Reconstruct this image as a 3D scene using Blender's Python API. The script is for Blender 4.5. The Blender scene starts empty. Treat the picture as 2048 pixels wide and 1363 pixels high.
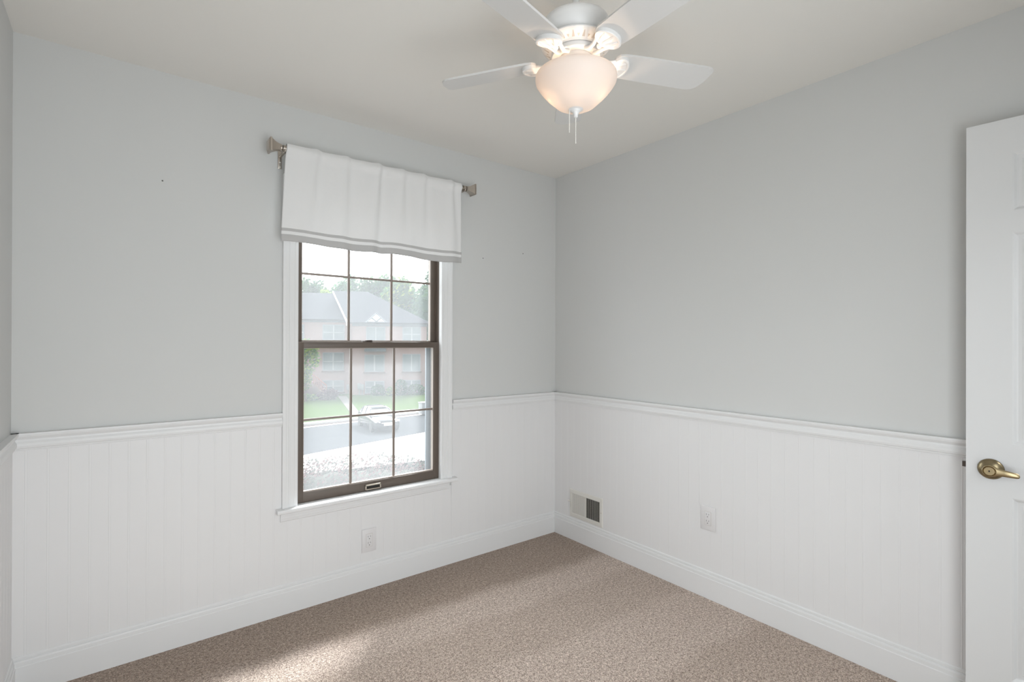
import bpy, bmesh, math, random
import numpy as np
from mathutils import Vector, Matrix
random.seed(7); rng = np.random.default_rng(11)
R = math.radians
SC = bpy.context.scene
COL = SC.collection

# ------------------------------------------------------------------ camera
CAMP = Vector((-2.400, -2.601, 1.305))
YAW, PITCH, ROLL = R(37.841), R(0.122), R(0.187)
cd = bpy.data.cameras.new('camera')
cam = bpy.data.objects.new('camera', cd); COL.objects.link(cam)
cd.sensor_width = 36.0; cd.lens = 36.0 * 1016.96 / 2048.0
cd.clip_start = 0.02; cd.clip_end = 400
fw = Vector((math.sin(YAW)*math.cos(PITCH), math.cos(YAW)*math.cos(PITCH), math.sin(PITCH)))
r0 = Vector((math.cos(YAW), -math.sin(YAW), 0)); u0 = r0.cross(fw)
rr = math.cos(ROLL)*r0 + math.sin(ROLL)*u0; uu = -math.sin(ROLL)*r0 + math.cos(ROLL)*u0
M = Matrix.Identity(4)
for i in range(3):
    M[i][0] = rr[i]; M[i][1] = uu[i]; M[i][2] = -fw[i]; M[i][3] = CAMP[i]
cam.matrix_world = M
SC.camera = cam

# ------------------------------------------------------------------ world, sun, area lights, exposure
w = bpy.data.worlds.new('hazy_sky'); SC.world = w; w.use_nodes = True
SKY_GAIN = 0.86
nt = w.node_tree; nt.nodes.clear()
SUN = Vector((0.43, 0.385, 0.54)).normalized()      # towards the sun, veiled by haze
wo = nt.nodes.new('ShaderNodeOutputWorld'); bg = nt.nodes.new('ShaderNodeBackground')
tc = nt.nodes.new('ShaderNodeTexCoord'); nz = nt.nodes.new('ShaderNodeVectorMath'); nz.operation = 'NORMALIZE'
dt = nt.nodes.new('ShaderNodeVectorMath'); dt.operation = 'DOT_PRODUCT'; dt.inputs[1].default_value = Vector((-0.05, 0.78, 0.62)).normalized()
mx0 = nt.nodes.new('ShaderNodeMath'); mx0.operation = 'MAXIMUM'; mx0.inputs[1].default_value = 0.0
pw = nt.nodes.new('ShaderNodeMath'); pw.operation = 'POWER'; pw.inputs[1].default_value = 1.5
ma = nt.nodes.new('ShaderNodeMath'); ma.operation = 'MULTIPLY_ADD'; ma.inputs[1].default_value = 9.0; ma.inputs[2].default_value = 1.3
sc_ = nt.nodes.new('ShaderNodeMath'); sc_.operation = 'MULTIPLY'; sc_.inputs[1].default_value = SKY_GAIN
nt.links.new(tc.outputs['Generated'], nz.inputs[0]); nt.links.new(nz.outputs[0], dt.inputs[0])
nt.links.new(dt.outputs['Value'], mx0.inputs[0]); nt.links.new(mx0.outputs[0], pw.inputs[0]); nt.links.new(pw.outputs[0], ma.inputs[0])
nt.links.new(ma.outputs[0], sc_.inputs[0]); nt.links.new(sc_.outputs[0], bg.inputs[1])
bg.inputs[0].default_value = (0.94, 0.975, 1.0, 1)          # thin bright haze, brightest towards the sun
nt.links.new(bg.outputs[0], wo.inputs[0])

def light(name, kind, loc, direction, energy, color=(1, 1, 1), **kw):
    l = bpy.data.lights.new(name, kind); l.energy = energy; l.color = color
    for k, v in kw.items(): setattr(l, k, v)
    o = bpy.data.objects.new(name, l); COL.objects.link(o); o.location = loc
    if direction is not None:
        o.rotation_euler = Vector(direction).to_track_quat('-Z', 'Y').to_euler()
    return o
light('hazy_sun', 'SUN', (8, 8, 12), -SUN, 9.5, (0.97, 0.985, 1.0), angle=R(10))
# fill light added behind the camera, set in an added window
light('rear_fill_light', 'AREA', (-1.85, -2.93, 0.98), (0.12, 1, 0.0), 28.0, (0.93, 0.975, 1.0),
      shape='RECTANGLE', size=1.30, size_y=1.55, spread=R(163))
# unseen fill light added in the hallway, reaching in through the open door
light('hallway_fill_light', 'AREA', (-0.5, -3.75, 2.36), (0, 0, -1), 13.0, (0.97, 0.985, 1.0), shape='RECTANGLE', size=0.5, size_y=0.5)
vs = SC.view_settings
vs.view_transform = 'Standard'; vs.look = 'None'; vs.gamma = 1.0; vs.use_curve_mapping = False
vs.exposure = 0.0
try:
    cy = SC.cycles
    cy.use_denoising = True; cy.max_bounces = 12; cy.diffuse_bounces = 7; cy.transparent_max_bounces = 24
    cy.transmission_bounces = 8; cy.sample_clamp_indirect = 6.0; cy.caustics_reflective = False; cy.caustics_refractive = False
except Exception:
    pass

STREET = R(37.841)                      # the site outside is laid out on axes turned by this angle

# ------------------------------------------------------------------ materials
def mat(name, col, rough=0.6, metal=0.0, bump=None, spec=0.5, var=None, sheen=0.0):
    """bump=(scale, strength, distance); var=(scale, amount) soft colour variation"""
    m = bpy.data.materials.new(name); m.use_nodes = True
    n = m.node_tree.nodes; L = m.node_tree.links; b = n['Principled BSDF']
    b.inputs['Base Color'].default_value = (*col, 1); b.inputs['Roughness'].default_value = rough
    b.inputs['Metallic'].default_value = metal; b.inputs['Specular IOR Level'].default_value = spec
    if sheen: b.inputs['Sheen Weight'].default_value = sheen; b.inputs['Sheen Roughness'].default_value = 0.4
    if bump or var:
        t = n.new('ShaderNodeTexCoord')
    if bump:
        no = n.new('ShaderNodeTexNoise'); no.inputs['Scale'].default_value = bump[0]; no.inputs['Detail'].default_value = 3
        bp = n.new('ShaderNodeBump'); bp.inputs['Strength'].default_value = bump[1]; bp.inputs['Distance'].default_value = bump[2]
        L.new(t.outputs['Object'], no.inputs['Vector']); L.new(no.outputs[0], bp.inputs['Height']); L.new(bp.outputs[0], b.inputs['Normal'])
    if var:
        nv = n.new('ShaderNodeTexNoise'); nv.inputs['Scale'].default_value = var[0]; nv.inputs['Detail'].default_value = 4
        mx = n.new('ShaderNodeMix'); mx.data_type = 'RGBA'
        a = var[1]
        mx.inputs[6].default_value = (*[c*(1-a) for c in col], 1); mx.inputs[7].default_value = (*[min(1, c*(1+a)) for c in col], 1)
        L.new(t.outputs['Object'], nv.inputs['Vector']); L.new(nv.outputs[0], mx.inputs[0]); L.new(mx.outputs[2], b.inputs['Base Color'])
    return m

M_WALL = mat('pale_grey_wall_paint', (0.622, 0.628, 0.622), 0.75, bump=(260, 0.08, 0.001), spec=0.25)
M_CEIL = mat('ceiling_paint', (0.785, 0.768, 0.735), 0.85, bump=(180, 0.08, 0.001), spec=0.2)
M_TRIM = mat('white_trim_paint', (0.75, 0.754, 0.758), 0.42, bump=(90, 0.03, 0.001), spec=0.4)
M_PANEL = mat('white_beadboard_paint', (0.75, 0.748, 0.752), 0.45, bump=(120, 0.03, 0.001), spec=0.35)
M_DOOR = mat('white_door_paint', (0.695, 0.70, 0.703), 0.4, bump=(140, 0.03, 0.001), spec=0.4)
M_BROWN = mat('brown_window_frame', (0.115, 0.091, 0.074), 0.45, spec=0.4)
M_BEAD = mat('taupe_glazing_bead', (0.42, 0.36, 0.32), 0.45)
M_MUNTIN = mat('taupe_muntin', (0.24, 0.20, 0.175), 0.4)
M_BRASS = mat('antique_brass', (0.42, 0.335, 0.20), 0.32, 1.0, var=(60, 0.15))
M_BRASSD = mat('dark_antique_brass', (0.27, 0.22, 0.135), 0.3, 1.0, var=(40, 0.2))
M_NICKEL = mat('brushed_nickel', (0.50, 0.45, 0.40), 0.33, 1.0, bump=(300, 0.03, 0.0005))
M_DARK = mat('dark_void', (0.018, 0.016, 0.014), 0.8)
M_LOCK = mat('dark_lock_metal', (0.10, 0.08, 0.07), 0.4, 0.6)
M_LIFT = mat('sash_lift_metal', (0.40, 0.35, 0.29), 0.4, 0.5)
M_FAN = mat('white_fan_enamel', (0.72, 0.72, 0.715), 0.35, spec=0.45)
M_BLADE = mat('white_fan_blade', (0.61, 0.605, 0.595), 0.45, bump=(60, 0.02, 0.001))
M_SLOT = mat('fan_slot_shadow', (0.52, 0.47, 0.42), 0.7)
M_VENT = mat('cream_register_enamel', (0.70, 0.685, 0.645), 0.45)
M_PLATE = mat('white_outlet_plastic', (0.71, 0.70, 0.705), 0.35)
M_SLOTD = mat('outlet_slot', (0.10, 0.10, 0.10), 0.6)
M_SCREEN = mat('blue_grey_screen_frame', (0.24, 0.28, 0.32), 0.5)
M_CHAIN = mat('white_bead_chain', (0.85, 0.83, 0.78), 0.35)

def mat_carpet():
    m = bpy.data.materials.new('beige_cut_pile_carpet'); m.use_nodes = True
    n = m.node_tree.nodes; L = m.node_tree.links; b = n['Principled BSDF']
    b.inputs['Roughness'].default_value = 0.95; b.inputs['Specular IOR Level'].default_value = 0.1
    b.inputs['Sheen Weight'].default_value = 0.30; b.inputs['Sheen Roughness'].default_value = 0.5
    b.inputs['Sheen Tint'].default_value = (0.95, 0.93, 0.95, 1)
    t = n.new('ShaderNodeTexCoord')
    def noise(scale, detail=2, rough=0.6, dist=0.0):
        o = n.new('ShaderNodeTexNoise'); o.inputs['Scale'].default_value = scale; o.inputs['Detail'].default_value = detail
        o.inputs['Roughness'].default_value = rough; o.inputs['Distortion'].default_value = dist
        L.new(t.outputs['Object'], o.inputs['Vector']); return o
    fine = noise(210, 3, 0.65, 0.6); mid = noise(85, 2, 0.5, 0.4); big = noise(3.0, 2)
    vor = n.new('ShaderNodeTexVoronoi'); vor.inputs['Scale'].default_value = 190; L.new(t.outputs['Object'], vor.inputs['Vector'])
    ramp = n.new('ShaderNodeValToRGB'); e = ramp.color_ramp.elements
    e[0].position = 0.39; e[0].color = (0.165, 0.112, 0.080, 1)
    e[1].position = 0.62; e[1].color = (0.74, 0.62, 0.53, 1)
    x = e.new(0.5); x.color = (0.415, 0.325, 0.262, 1)
    mixn = n.new('ShaderNodeMath'); mixn.operation = 'MULTIPLY_ADD'; mixn.inputs[1].default_value = 0.72
    m2 = n.new('ShaderNodeMath'); m2.operation = 'MULTIPLY'; m2.inputs[1].default_value = 0.28
    L.new(mid.outputs[0], m2.inputs[0]); L.new(fine.outputs[0], mixn.inputs[0]); L.new(m2.outputs[0], mixn.inputs[2])
    L.new(mixn.outputs[0], ramp.inputs[0])
    # vacuumed nap lanes along the window wall; sill shade and window light painted in
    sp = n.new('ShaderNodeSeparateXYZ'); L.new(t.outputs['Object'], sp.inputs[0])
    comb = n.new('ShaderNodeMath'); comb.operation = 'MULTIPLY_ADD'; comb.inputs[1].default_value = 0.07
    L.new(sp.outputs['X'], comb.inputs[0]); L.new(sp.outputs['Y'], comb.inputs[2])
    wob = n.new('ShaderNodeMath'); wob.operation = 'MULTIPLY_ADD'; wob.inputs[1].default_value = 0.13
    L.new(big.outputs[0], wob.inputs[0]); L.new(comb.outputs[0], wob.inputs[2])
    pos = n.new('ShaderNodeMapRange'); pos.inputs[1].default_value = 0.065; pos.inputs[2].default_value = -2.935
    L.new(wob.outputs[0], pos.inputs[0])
    nap_and_light = n.new('ShaderNodeValToRGB'); le = nap_and_light.color_ramp.elements
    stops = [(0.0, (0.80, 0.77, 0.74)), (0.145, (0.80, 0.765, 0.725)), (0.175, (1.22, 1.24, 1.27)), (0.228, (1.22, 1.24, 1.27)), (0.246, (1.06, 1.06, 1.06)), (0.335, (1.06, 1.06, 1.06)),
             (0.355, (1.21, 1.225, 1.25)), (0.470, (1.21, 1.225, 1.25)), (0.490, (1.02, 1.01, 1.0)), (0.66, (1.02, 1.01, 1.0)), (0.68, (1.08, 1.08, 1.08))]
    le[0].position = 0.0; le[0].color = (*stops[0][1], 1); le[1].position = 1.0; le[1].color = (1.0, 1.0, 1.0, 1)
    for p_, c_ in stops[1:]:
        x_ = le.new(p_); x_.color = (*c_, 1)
    L.new(pos.outputs[0], nap_and_light.inputs[0])
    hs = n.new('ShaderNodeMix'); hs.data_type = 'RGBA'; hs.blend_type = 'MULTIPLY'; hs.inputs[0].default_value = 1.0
    L.new(ramp.outputs[0], hs.inputs[6]); L.new(nap_and_light.outputs[0], hs.inputs[7]); L.new(hs.outputs[2], b.inputs['Base Color'])
    ad = n.new('ShaderNodeMath'); ad.operation = 'MULTIPLY_ADD'; ad.inputs[1].default_value = -0.8
    L.new(vor.outputs['Distance'], ad.inputs[0]); L.new(fine.outputs[0], ad.inputs[2])
    bp = n.new('ShaderNodeBump'); bp.inputs['Strength'].default_value = 0.75; bp.inputs['Distance'].default_value = 0.006
    L.new(ad.outputs[0], bp.inputs['Height']); L.new(bp.outputs[0], b.inputs['Normal'])
    return m
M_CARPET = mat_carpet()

def mat_mix_translucent(name, diff, trans, f, rough_gloss=None, bump=None):
    m = bpy.data.materials.new(name); m.use_nodes = True
    n = m.node_tree.nodes; L = m.node_tree.links; n.clear()
    o = n.new('ShaderNodeOutputMaterial'); mx = n.new('ShaderNodeMixShader'); mx.inputs[0].default_value = f
    d = n.new('ShaderNodeBsdfDiffuse'); d.inputs[0].default_value = (*diff, 1)
    t = n.new('ShaderNodeBsdfTranslucent'); t.inputs[0].default_value = (*trans, 1)
    L.new(d.outputs[0], mx.inputs[1]); L.new(t.outputs[0], mx.inputs[2]); last = mx
    if bump:
        tc = n.new('ShaderNodeTexCoord'); no = n.new('ShaderNodeTexNoise'); no.inputs['Scale'].default_value = bump[0]; no.inputs['Detail'].default_value = 4
        bp = n.new('ShaderNodeBump'); bp.inputs['Strength'].default_value = bump[1]; bp.inputs['Distance'].default_value = bump[2]
        L.new(tc.outputs['Object'], no.inputs['Vector']); L.new(no.outputs[0], bp.inputs['Height'])
        L.new(bp.outputs[0], d.inputs['Normal'])
    if rough_gloss:
        g = n.new('ShaderNodeBsdfGlossy'); g.inputs['Roughness'].default_value = rough_gloss[0]
        m2 = n.new('ShaderNodeMixShader'); m2.inputs[0].default_value = rough_gloss[1]
        L.new(mx.outputs[0], m2.inputs[1]); L.new(g.outputs[0], m2.inputs[2]); last = m2
    L.new(last.outputs[0], o.inputs[0]); return m
M_VAL = mat_mix_translucent('white_cotton', (0.86, 0.86, 0.86), (0.80, 0.80, 0.80), 0.16, bump=(40, 0.25, 0.004))
M_BAND = mat_mix_translucent('grey_cotton_band', (0.56, 0.555, 0.55), (0.5, 0.5, 0.5), 0.14, bump=(60, 0.2, 0.003))
M_BOWL = mat_mix_translucent('frosted_bowl_glass', (0.76, 0.74, 0.72), (0.80, 0.74, 0.69), 0.28, rough_gloss=(0.4, 0.02))

def mat_pane():
    # clear glass with some translucent white mixed in that scatters the daylight outside
    m = bpy.data.materials.new('hazy_window_glass'); m.use_nodes = True
    n = m.node_tree.nodes; L = m.node_tree.links; n.clear()
    o = n.new('ShaderNodeOutputMaterial'); mx = n.new('ShaderNodeMixShader'); mx.inputs[0].default_value = 0.068
    a = n.new('ShaderNodeBsdfTransparent'); a.inputs[0].default_value = (0.97, 0.98, 0.98, 1)
    t = n.new('ShaderNodeBsdfTranslucent'); t.inputs[0].default_value = (0.95, 0.97, 1.0, 1)
    L.new(a.outputs[0], mx.inputs[1]); L.new(t.outputs[0], mx.inputs[2])
    g = n.new('ShaderNodeBsdfGlossy'); g.inputs['Roughness'].default_value = 0.02
    m2 = n.new('ShaderNodeMixShader'); m2.inputs[0].default_value = 0.03
    L.new(mx.outputs[0], m2.inputs[1]); L.new(g.outputs[0], m2.inputs[2]); L.new(m2.outputs[0], o.inputs[0]); return m
M_PANE = mat_pane()

def mat_emit(name, col, s):
    m = bpy.data.materials.new(name); m.use_nodes = True
    b = m.node_tree.nodes['Principled BSDF']; b.inputs['Emission Color'].default_value = (*col, 1)
    b.inputs['Emission Strength'].default_value = s; b.inputs['Base Color'].default_value = (0.9, 0.85, 0.8, 1); return m
M_BULB = mat_emit('lit_bulb_glass', (1.0, 0.80, 0.60), 4.0)

def mat_brick():
    m = bpy.data.materials.new('pink_red_brick'); m.use_nodes = True
    n = m.node_tree.nodes; L = m.node_tree.links; b = n['Principled BSDF']; b.inputs['Roughness'].default_value = 0.95; b.inputs['Specular IOR Level'].default_value = 0.0
    t = n.new('ShaderNodeTexCoord'); mp = n.new('ShaderNodeMapping'); mp.inputs['Rotation'].default_value = (R(90), 0, 0)
    k = n.new('ShaderNodeTexBrick'); k.inputs['Scale'].default_value = 4.0
    k.inputs['Color1'].default_value = (0.33, 0.225, 0.215, 1); k.inputs['Color2'].default_value = (0.28, 0.185, 0.18, 1)
    k.inputs['Mortar'].default_value = (0.46, 0.37, 0.34, 1); k.inputs['Mortar Size'].default_value = 0.02
    L.new(t.outputs['Object'], mp.inputs[0]); L.new(mp.outputs[0], k.inputs['Vector']); L.new(k.outputs[0], b.inputs['Base Color']); return m
M_BRICK = mat_brick()
M_ROOF = mat('grey_shingle', (0.060, 0.063, 0.070), 0.95, spec=0.0, var=(3.0, 0.12))
M_WHITE = mat('white_exterior_paint', (0.85, 0.86, 0.88), 0.6)
M_FRIEZE = mat('dark_frieze_board', (0.17, 0.18, 0.20), 0.7)
M_EXTWIN = mat('exterior_window_frame', (0.26, 0.27, 0.29), 0.6)
M_EXTPANE = mat('blind_behind_glass', (0.20, 0.22, 0.235), 0.5, spec=0.1, var=(1.2, 0.25))
M_METER = mat('utility_box_grey', (0.24, 0.25, 0.255), 0.5)
M_RAIL = mat('rust_railing', (0.36, 0.15, 0.12), 0.6)
M_LAWN = mat('lawn_grass', (0.040, 0.066, 0.018), 0.95, spec=0.0, var=(0.35, 0.30))
M_ASPH = mat('grey_asphalt', (0.046, 0.048, 0.052), 0.95, spec=0.0, var=(0.5, 0.10))
M_LANE = mat('pale_concrete_drive', (0.72, 0.71, 0.69), 0.9, var=(0.3, 0.03))
M_CONC = mat('pale_concrete', (0.66, 0.64, 0.60), 0.9)
M_GUT = mat('reddish_gutter', (0.060, 0.047, 0.044), 0.9, spec=0.0)
M_CAR = mat('black_car_paint', (0.020, 0.022, 0.026), 0.16, spec=0.3)
M_CGLASS = mat('car_glass', (0.03, 0.035, 0.04), 0.05, spec=0.9)
M_TYRE = mat('tyre_rubber', (0.02, 0.02, 0.02), 0.8)
M_ALLOY = mat('alloy_wheel', (0.45, 0.46, 0.48), 0.3, 0.8)
M_PATH = mat('worn_concrete_path', (0.125, 0.118, 0.110), 0.9, spec=0.0)
M_SILL = mat('brick_sill', (0.16, 0.11, 0.10), 0.9, spec=0.0)
M_MULL = mat('grey_mullion', (0.36, 0.37, 0.385), 0.6, spec=0.1)
M_LAMP = mat('headlight_lens', (0.75, 0.78, 0.80), 0.1)
M_BARK = mat('bark', (0.12, 0.09, 0.07), 0.9)
def leafm(name, col, v=0.35):
    m = mat_mix_translucent(name, col, tuple(min(1, c*1.2) for c in col), 0.3)
    return m
M_LG = leafm('green_leaves', (0.075, 0.155, 0.060)); M_LB = leafm('blue_green_leaves', (0.060, 0.130, 0.075))
M_LY = leafm('yellow_green_leaves', (0.20, 0.28, 0.055)); M_LP = leafm('purple_leaves', (0.10, 0.050, 0.065))
M_LR = leafm('pale_reddish_leaves', (0.150, 0.095, 0.092)); M_LF = leafm('grey_green_leaves', (0.095, 0.100, 0.085))

# ------------------------------------------------------------------ mesh helpers
def T(loc=(0, 0, 0), rz=0.0): return Matrix.Translation(Vector(loc)) @ Matrix.Rotation(rz, 4, 'Z')
class MB:
    """collects primitives with material slots, then links them as one mesh object"""
    def __init__(s): s.v = []; s.f = []; s.mi = []; s.sm = []
    def add(s, verts, faces, mi=0, smooth=False, mx=None):
        o = len(s.v)
        for p in verts:
            p = Vector(p); s.v.append(tuple(mx @ p) if mx is not None else tuple(p))
        for f in faces: s.f.append(tuple(o+i for i in f)); s.mi.append(mi); s.sm.append(smooth)
    def box(s, x0, x1, y0, y1, z0, z1, mi=0, mx=None):
        v = [(x, y, z) for z in (z0, z1) for y in (y0, y1) for x in (x0, x1)]
        s.add(v, [(0, 2, 3, 1), (4, 5, 7, 6), (0, 1, 5, 4), (2, 6, 7, 3), (0, 4, 6, 2), (1, 3, 7, 5)], mi, False, mx)
    def bbox(s, x0, x1, y0, y1, z0, z1, b=0.003, mi=0, mx=None, seg=2):
        bm = bmesh.new(); bmesh.ops.create_cube(bm, size=1)
        for q in bm.verts: q.co = Vector(((x0+x1)/2+q.co.x*(x1-x0), (y0+y1)/2+q.co.y*(y1-y0), (z0+z1)/2+q.co.z*(z1-z0)))
        bmesh.ops.bevel(bm, geom=list(bm.edges), offset=b, segments=seg, affect='EDGES', profile=0.5)
        s.bm(bm, mi, True, mx)
    def bm(s, bm, mi=0, smooth=False, mx=None):
        bm.verts.index_update(); s.add([q.co for q in bm.verts], [[q.index for q in f.verts] for f in bm.faces], mi, smooth, mx); bm.free()
    def lathe(s, prof, seg=40, mi=0, mx=None, smooth=True, caps=True):
        """prof: list of (r, z) turned round local z"""
        n = len(prof); v = []
        for k in range(seg):
            a = 2*math.pi*k/seg; v += [(r*math.cos(a), r*math.sin(a), z) for r, z in prof]
        f = [(k*n+i, ((k+1) % seg)*n+i, ((k+1) % seg)*n+i+1, k*n+i+1) for k in range(seg) for i in range(n-1)]
        s.add(v, f, mi, smooth, mx)
        if caps:
            for i in (0, n-1):
                if prof[i][0] > 1e-4: s.add([(prof[i][0]*math.cos(2*math.pi*k/seg), prof[i][0]*math.sin(2*math.pi*k/seg), prof[i][1]) for k in range(seg)], [tuple(range(seg))], mi, False, mx)
    def tube(s, pts, r, seg=10, mi=0, mx=None):
        pts = [Vector(p) for p in pts]; rs = r if isinstance(r, (list, tuple)) else [r]*len(pts); v = []
        for i, p in enumerate(pts):
            d = (pts[min(i+1, len(pts)-1)]-pts[max(i-1, 0)]).normalized()
            a = d.cross(Vector((0, 0, 1)) if abs(d.z) < 0.9 else Vector((1, 0, 0))).normalized(); b = d.cross(a)
            v += [p + rs[i]*(math.cos(2*math.pi*k/seg)*a + math.sin(2*math.pi*k/seg)*b) for k in range(seg)]
        f = [(i*seg+k, i*seg+(k+1) % seg, (i+1)*seg+(k+1) % seg, (i+1)*seg+k) for i in range(len(pts)-1) for k in range(seg)]
        f += [tuple(range(seg))[::-1], tuple(range((len(pts)-1)*seg, len(pts)*seg))]
        s.add(v, f, mi, True, mx)
    def extrude(s, poly, p0, p1, ax, up=(0, 0, 1), mi=0, smooth=False, mx=None):
        """poly: list of (d, h) with d along ax (out of the wall) and h along up, swept from p0 to p1"""
        ax = Vector(ax); up = Vector(up); n = len(poly); v = []
        for p in (Vector(p0), Vector(p1)): v += [p + ax*d + up*h for d, h in poly]
        f = [(i, (i+1) % n, n+(i+1) % n, n+i) for i in range(n)] + [tuple(range(n))[::-1], tuple(range(n, 2*n))]
        s.add(v, f, mi, smooth, mx)
    def prism(s, poly, z0, z1, mi=0, mx=None, smooth=False):
        n = len(poly); v = [(x, y, z0) for x, y in poly] + [(x, y, z1) for x, y in poly]
        f = [(i, (i+1) % n, n+(i+1) % n, n+i) for i in range(n)] + [tuple(range(n))[::-1], tuple(range(n, 2*n))]
        s.add(v, f, mi, smooth, mx)
    def sphere(s, c, rx, ry=None, rz=None, mi=0, sub=2, mx=None, noise=0.0):
        ry = ry or rx; rz = rz or rx; bm = bmesh.new(); bmesh.ops.create_icosphere(bm, subdivisions=sub, radius=1)
        for q in bm.verts:
            k = 1 + noise*(random.random()-0.5); q.co = Vector((c[0]+q.co.x*rx*k, c[1]+q.co.y*ry*k, c[2]+q.co.z*rz*k))
        s.bm(bm, mi, True, mx)
    def build(s, name, mats, parent=None, fix=True):
        me = bpy.data.meshes.new(name)
        vs_ = s.v
        if parent is not None and fix:
            inv = parent.matrix_basis.inverted()
            g = parent.parent
            while g is not None: inv = inv @ g.matrix_basis.inverted(); g = g.parent
            vs_ = [tuple(inv @ Vector(p)) for p in s.v]
        me.from_pydata(vs_, [], s.f)
        for m in (mats if isinstance(mats, (list, tuple)) else [mats]): me.materials.append(m)
        me.polygons.foreach_set('material_index', s.mi); me.polygons.foreach_set('use_smooth', s.sm)
        bm = bmesh.new(); bm.from_mesh(me); bmesh.ops.recalc_face_normals(bm, faces=bm.faces); bm.to_mesh(me); bm.free()
        me.update()
        o = bpy.data.objects.new(name, me); COL.objects.link(o)
        if parent is not None: o.parent = parent
        if any(s.sm):
            try:
                me.set_sharp_from_angle(angle=R(38))
            except Exception: pass
        return o
def tag(o, label=None, cat=None, group=None, kind=None):
    if label: o['label'] = label
    if cat: o['category'] = cat
    if group: o['group'] = group
    if kind: o['kind'] = kind
    return o
def empty(name, loc=(0, 0, 0), rz=0.0):
    o = bpy.data.objects.new(name, None); COL.objects.link(o); o.empty_display_size = 0.1
    o.matrix_basis = T(loc, rz); return o
def struct(o, label, cat): return tag(o, label, cat, kind='structure')

# ------------------------------------------------------------------ room shell
XL, YB, H = -2.706, -2.985, 2.44        # left wall plane, rear wall plane, ceiling
WX0, WX1, WZ0, WZ1 = -1.704, -0.908, 0.505, 2.035   # window opening
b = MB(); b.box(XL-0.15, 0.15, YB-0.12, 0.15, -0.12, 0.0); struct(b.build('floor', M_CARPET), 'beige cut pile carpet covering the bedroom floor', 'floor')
b = MB(); b.box(XL-0.15, 0.15, YB-0.12, 0.15, H, H+0.12); struct(b.build('ceiling', M_CEIL), 'warm white painted ceiling above the fan', 'ceiling')
b = MB()
b.box(XL-0.15, WX0, 0, 0.15, 0, H); b.box(WX1, 0.15, 0, 0.15, 0, H); b.box(WX0, WX1, 0, 0.15, 0, WZ0-0.02); b.box(WX0, WX1, 0, 0.15, WZ1, H)
wall_back = struct(b.build('wall_back', M_WALL), 'grey painted wall holding the window', 'wall')
for x, z in ((-2.251, 1.981), (-0.609, 1.824), (-0.290, 1.887)):
    n = MB(); n.lathe([(0.0, -0.0012), (0.0028, -0.0010), (0.0034, 0.0)], 10, mx=Matrix.Translation((x, 0, z)) @ Matrix.Rotation(R(-90), 4, 'X'))
    n.build('nail_hole', M_SLOTD, wall_back)
b = MB(); b.box(0, 0.15, YB-0.12, 0, 0, H); struct(b.build('wall_right', M_WALL), 'grey painted wall beside the open door', 'wall')
b = MB(); b.box(XL-0.15, XL, YB-0.12, 0, 0, H); struct(b.build('wall_left', M_WALL), 'grey painted wall at the far left edge', 'wall')
# rear wall, behind the camera: doorway at the right, added window for the fill light left of it
DX0, DX1 = -0.84, -0.03
b = MB()
b.box(DX1, 0.0, YB-0.12, YB, 0, H); b.box(DX0, DX1, YB-0.12, YB, 2.07, H)
b.box(-0.92, DX0, YB-0.12, YB, 0, H); b.box(XL, -2.54, YB-0.12, YB, 0, H); b.box(-1.16, -0.92, YB-0.12, YB, 0, H)
b.box(-2.54, -1.16, YB-0.12, YB, 0, 0.15); b.box(-2.54, -1.16, YB-0.12, YB, 1.8, H)
struct(b.build('wall_front', M_WALL), 'grey painted wall behind the camera', 'wall')
b = MB()
b.box(-1.3, 0.15, -4.4, -4.3, 0, H); b.box(0.05, 0.15, -4.3, YB-0.12, 0, H); b.box(-1.3, -1.2, -4.3, YB-0.12, 0, H)
b.box(-1.3, 0.15, -4.4, YB-0.12, -0.12, 0.0); b.box(-1.3, 0.15, -4.4, YB-0.12, H, H+0.12)
struct(b.build('wall_hallway', M_WALL), 'pale hallway walls outside the open door', 'wall')

# wainscot: beadboard with pairs of fine grooves
def beadboard(length_from, length_to, phase, pitch=0.0612):
    """returns profile [(s, depth)] along the wall; depth is how far the face stands off the wall"""
    T0 = 0.005; g = 0.0004; prof = [(length_from, T0)]; k0 = math.ceil((length_from-phase)/pitch); s = phase+k0*pitch
    while s < length_to-0.012:
        if s > length_from+0.004:
            prof += [(s-0.0052, T0), (s-0.0040, T0-g), (s-0.0028, T0-0.0001), (s, T0+0.0004), (s+0.0028, T0-0.0001), (s+0.0040, T0-g), (s+0.0052, T0)]
        s += pitch
    prof.append((length_to, T0)); return prof
def wains(name, prof, fn, z0, z1, label):
    b = MB(); n = len(prof); v = []
    for z in (z0, z1): v += [fn(s, d, z) for s, d in prof]
    b.add(v, [(i, i+1, n+i+1, n+i) for i in range(n-1)])
    b.add([fn(prof[0][0], 0, z1), fn(prof[-1][0], 0, z1)] + [fn(s, d, z1) for s, d in reversed(prof)], [tuple(range(n+2))])
    return struct(b.build(name, M_PANEL), label, 'wainscot')
wains('trim_1', beadboard(XL, -1.776, -1.8096), lambda s, d, z: (s, -d, z), 0.0, 0.90, 'white beadboard panelling left of the window')
wains('trim_2', beadboard(-1.776, -0.835, -1.8096), lambda s, d, z: (s, -d, z), 0.0, 0.46, 'white beadboard panelling below the window')
wains('trim_3', beadboard(-0.835, 0.0, -1.8096), lambda s, d, z: (s, -d, z), 0.0, 0.90, 'white beadboard panelling between window and corner')
wains('trim_4', beadboard(YB, 0.0, -1.7232), lambda s, d, z: (-d, s, z), 0.0, 0.90, 'white beadboard panelling along the right wall')
wains('trim_5', beadboard(YB, 0.0, -1.70), lambda s, d, z: (XL+d, s, z), 0.0, 0.90, 'white beadboard panelling along the left wall')
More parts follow.
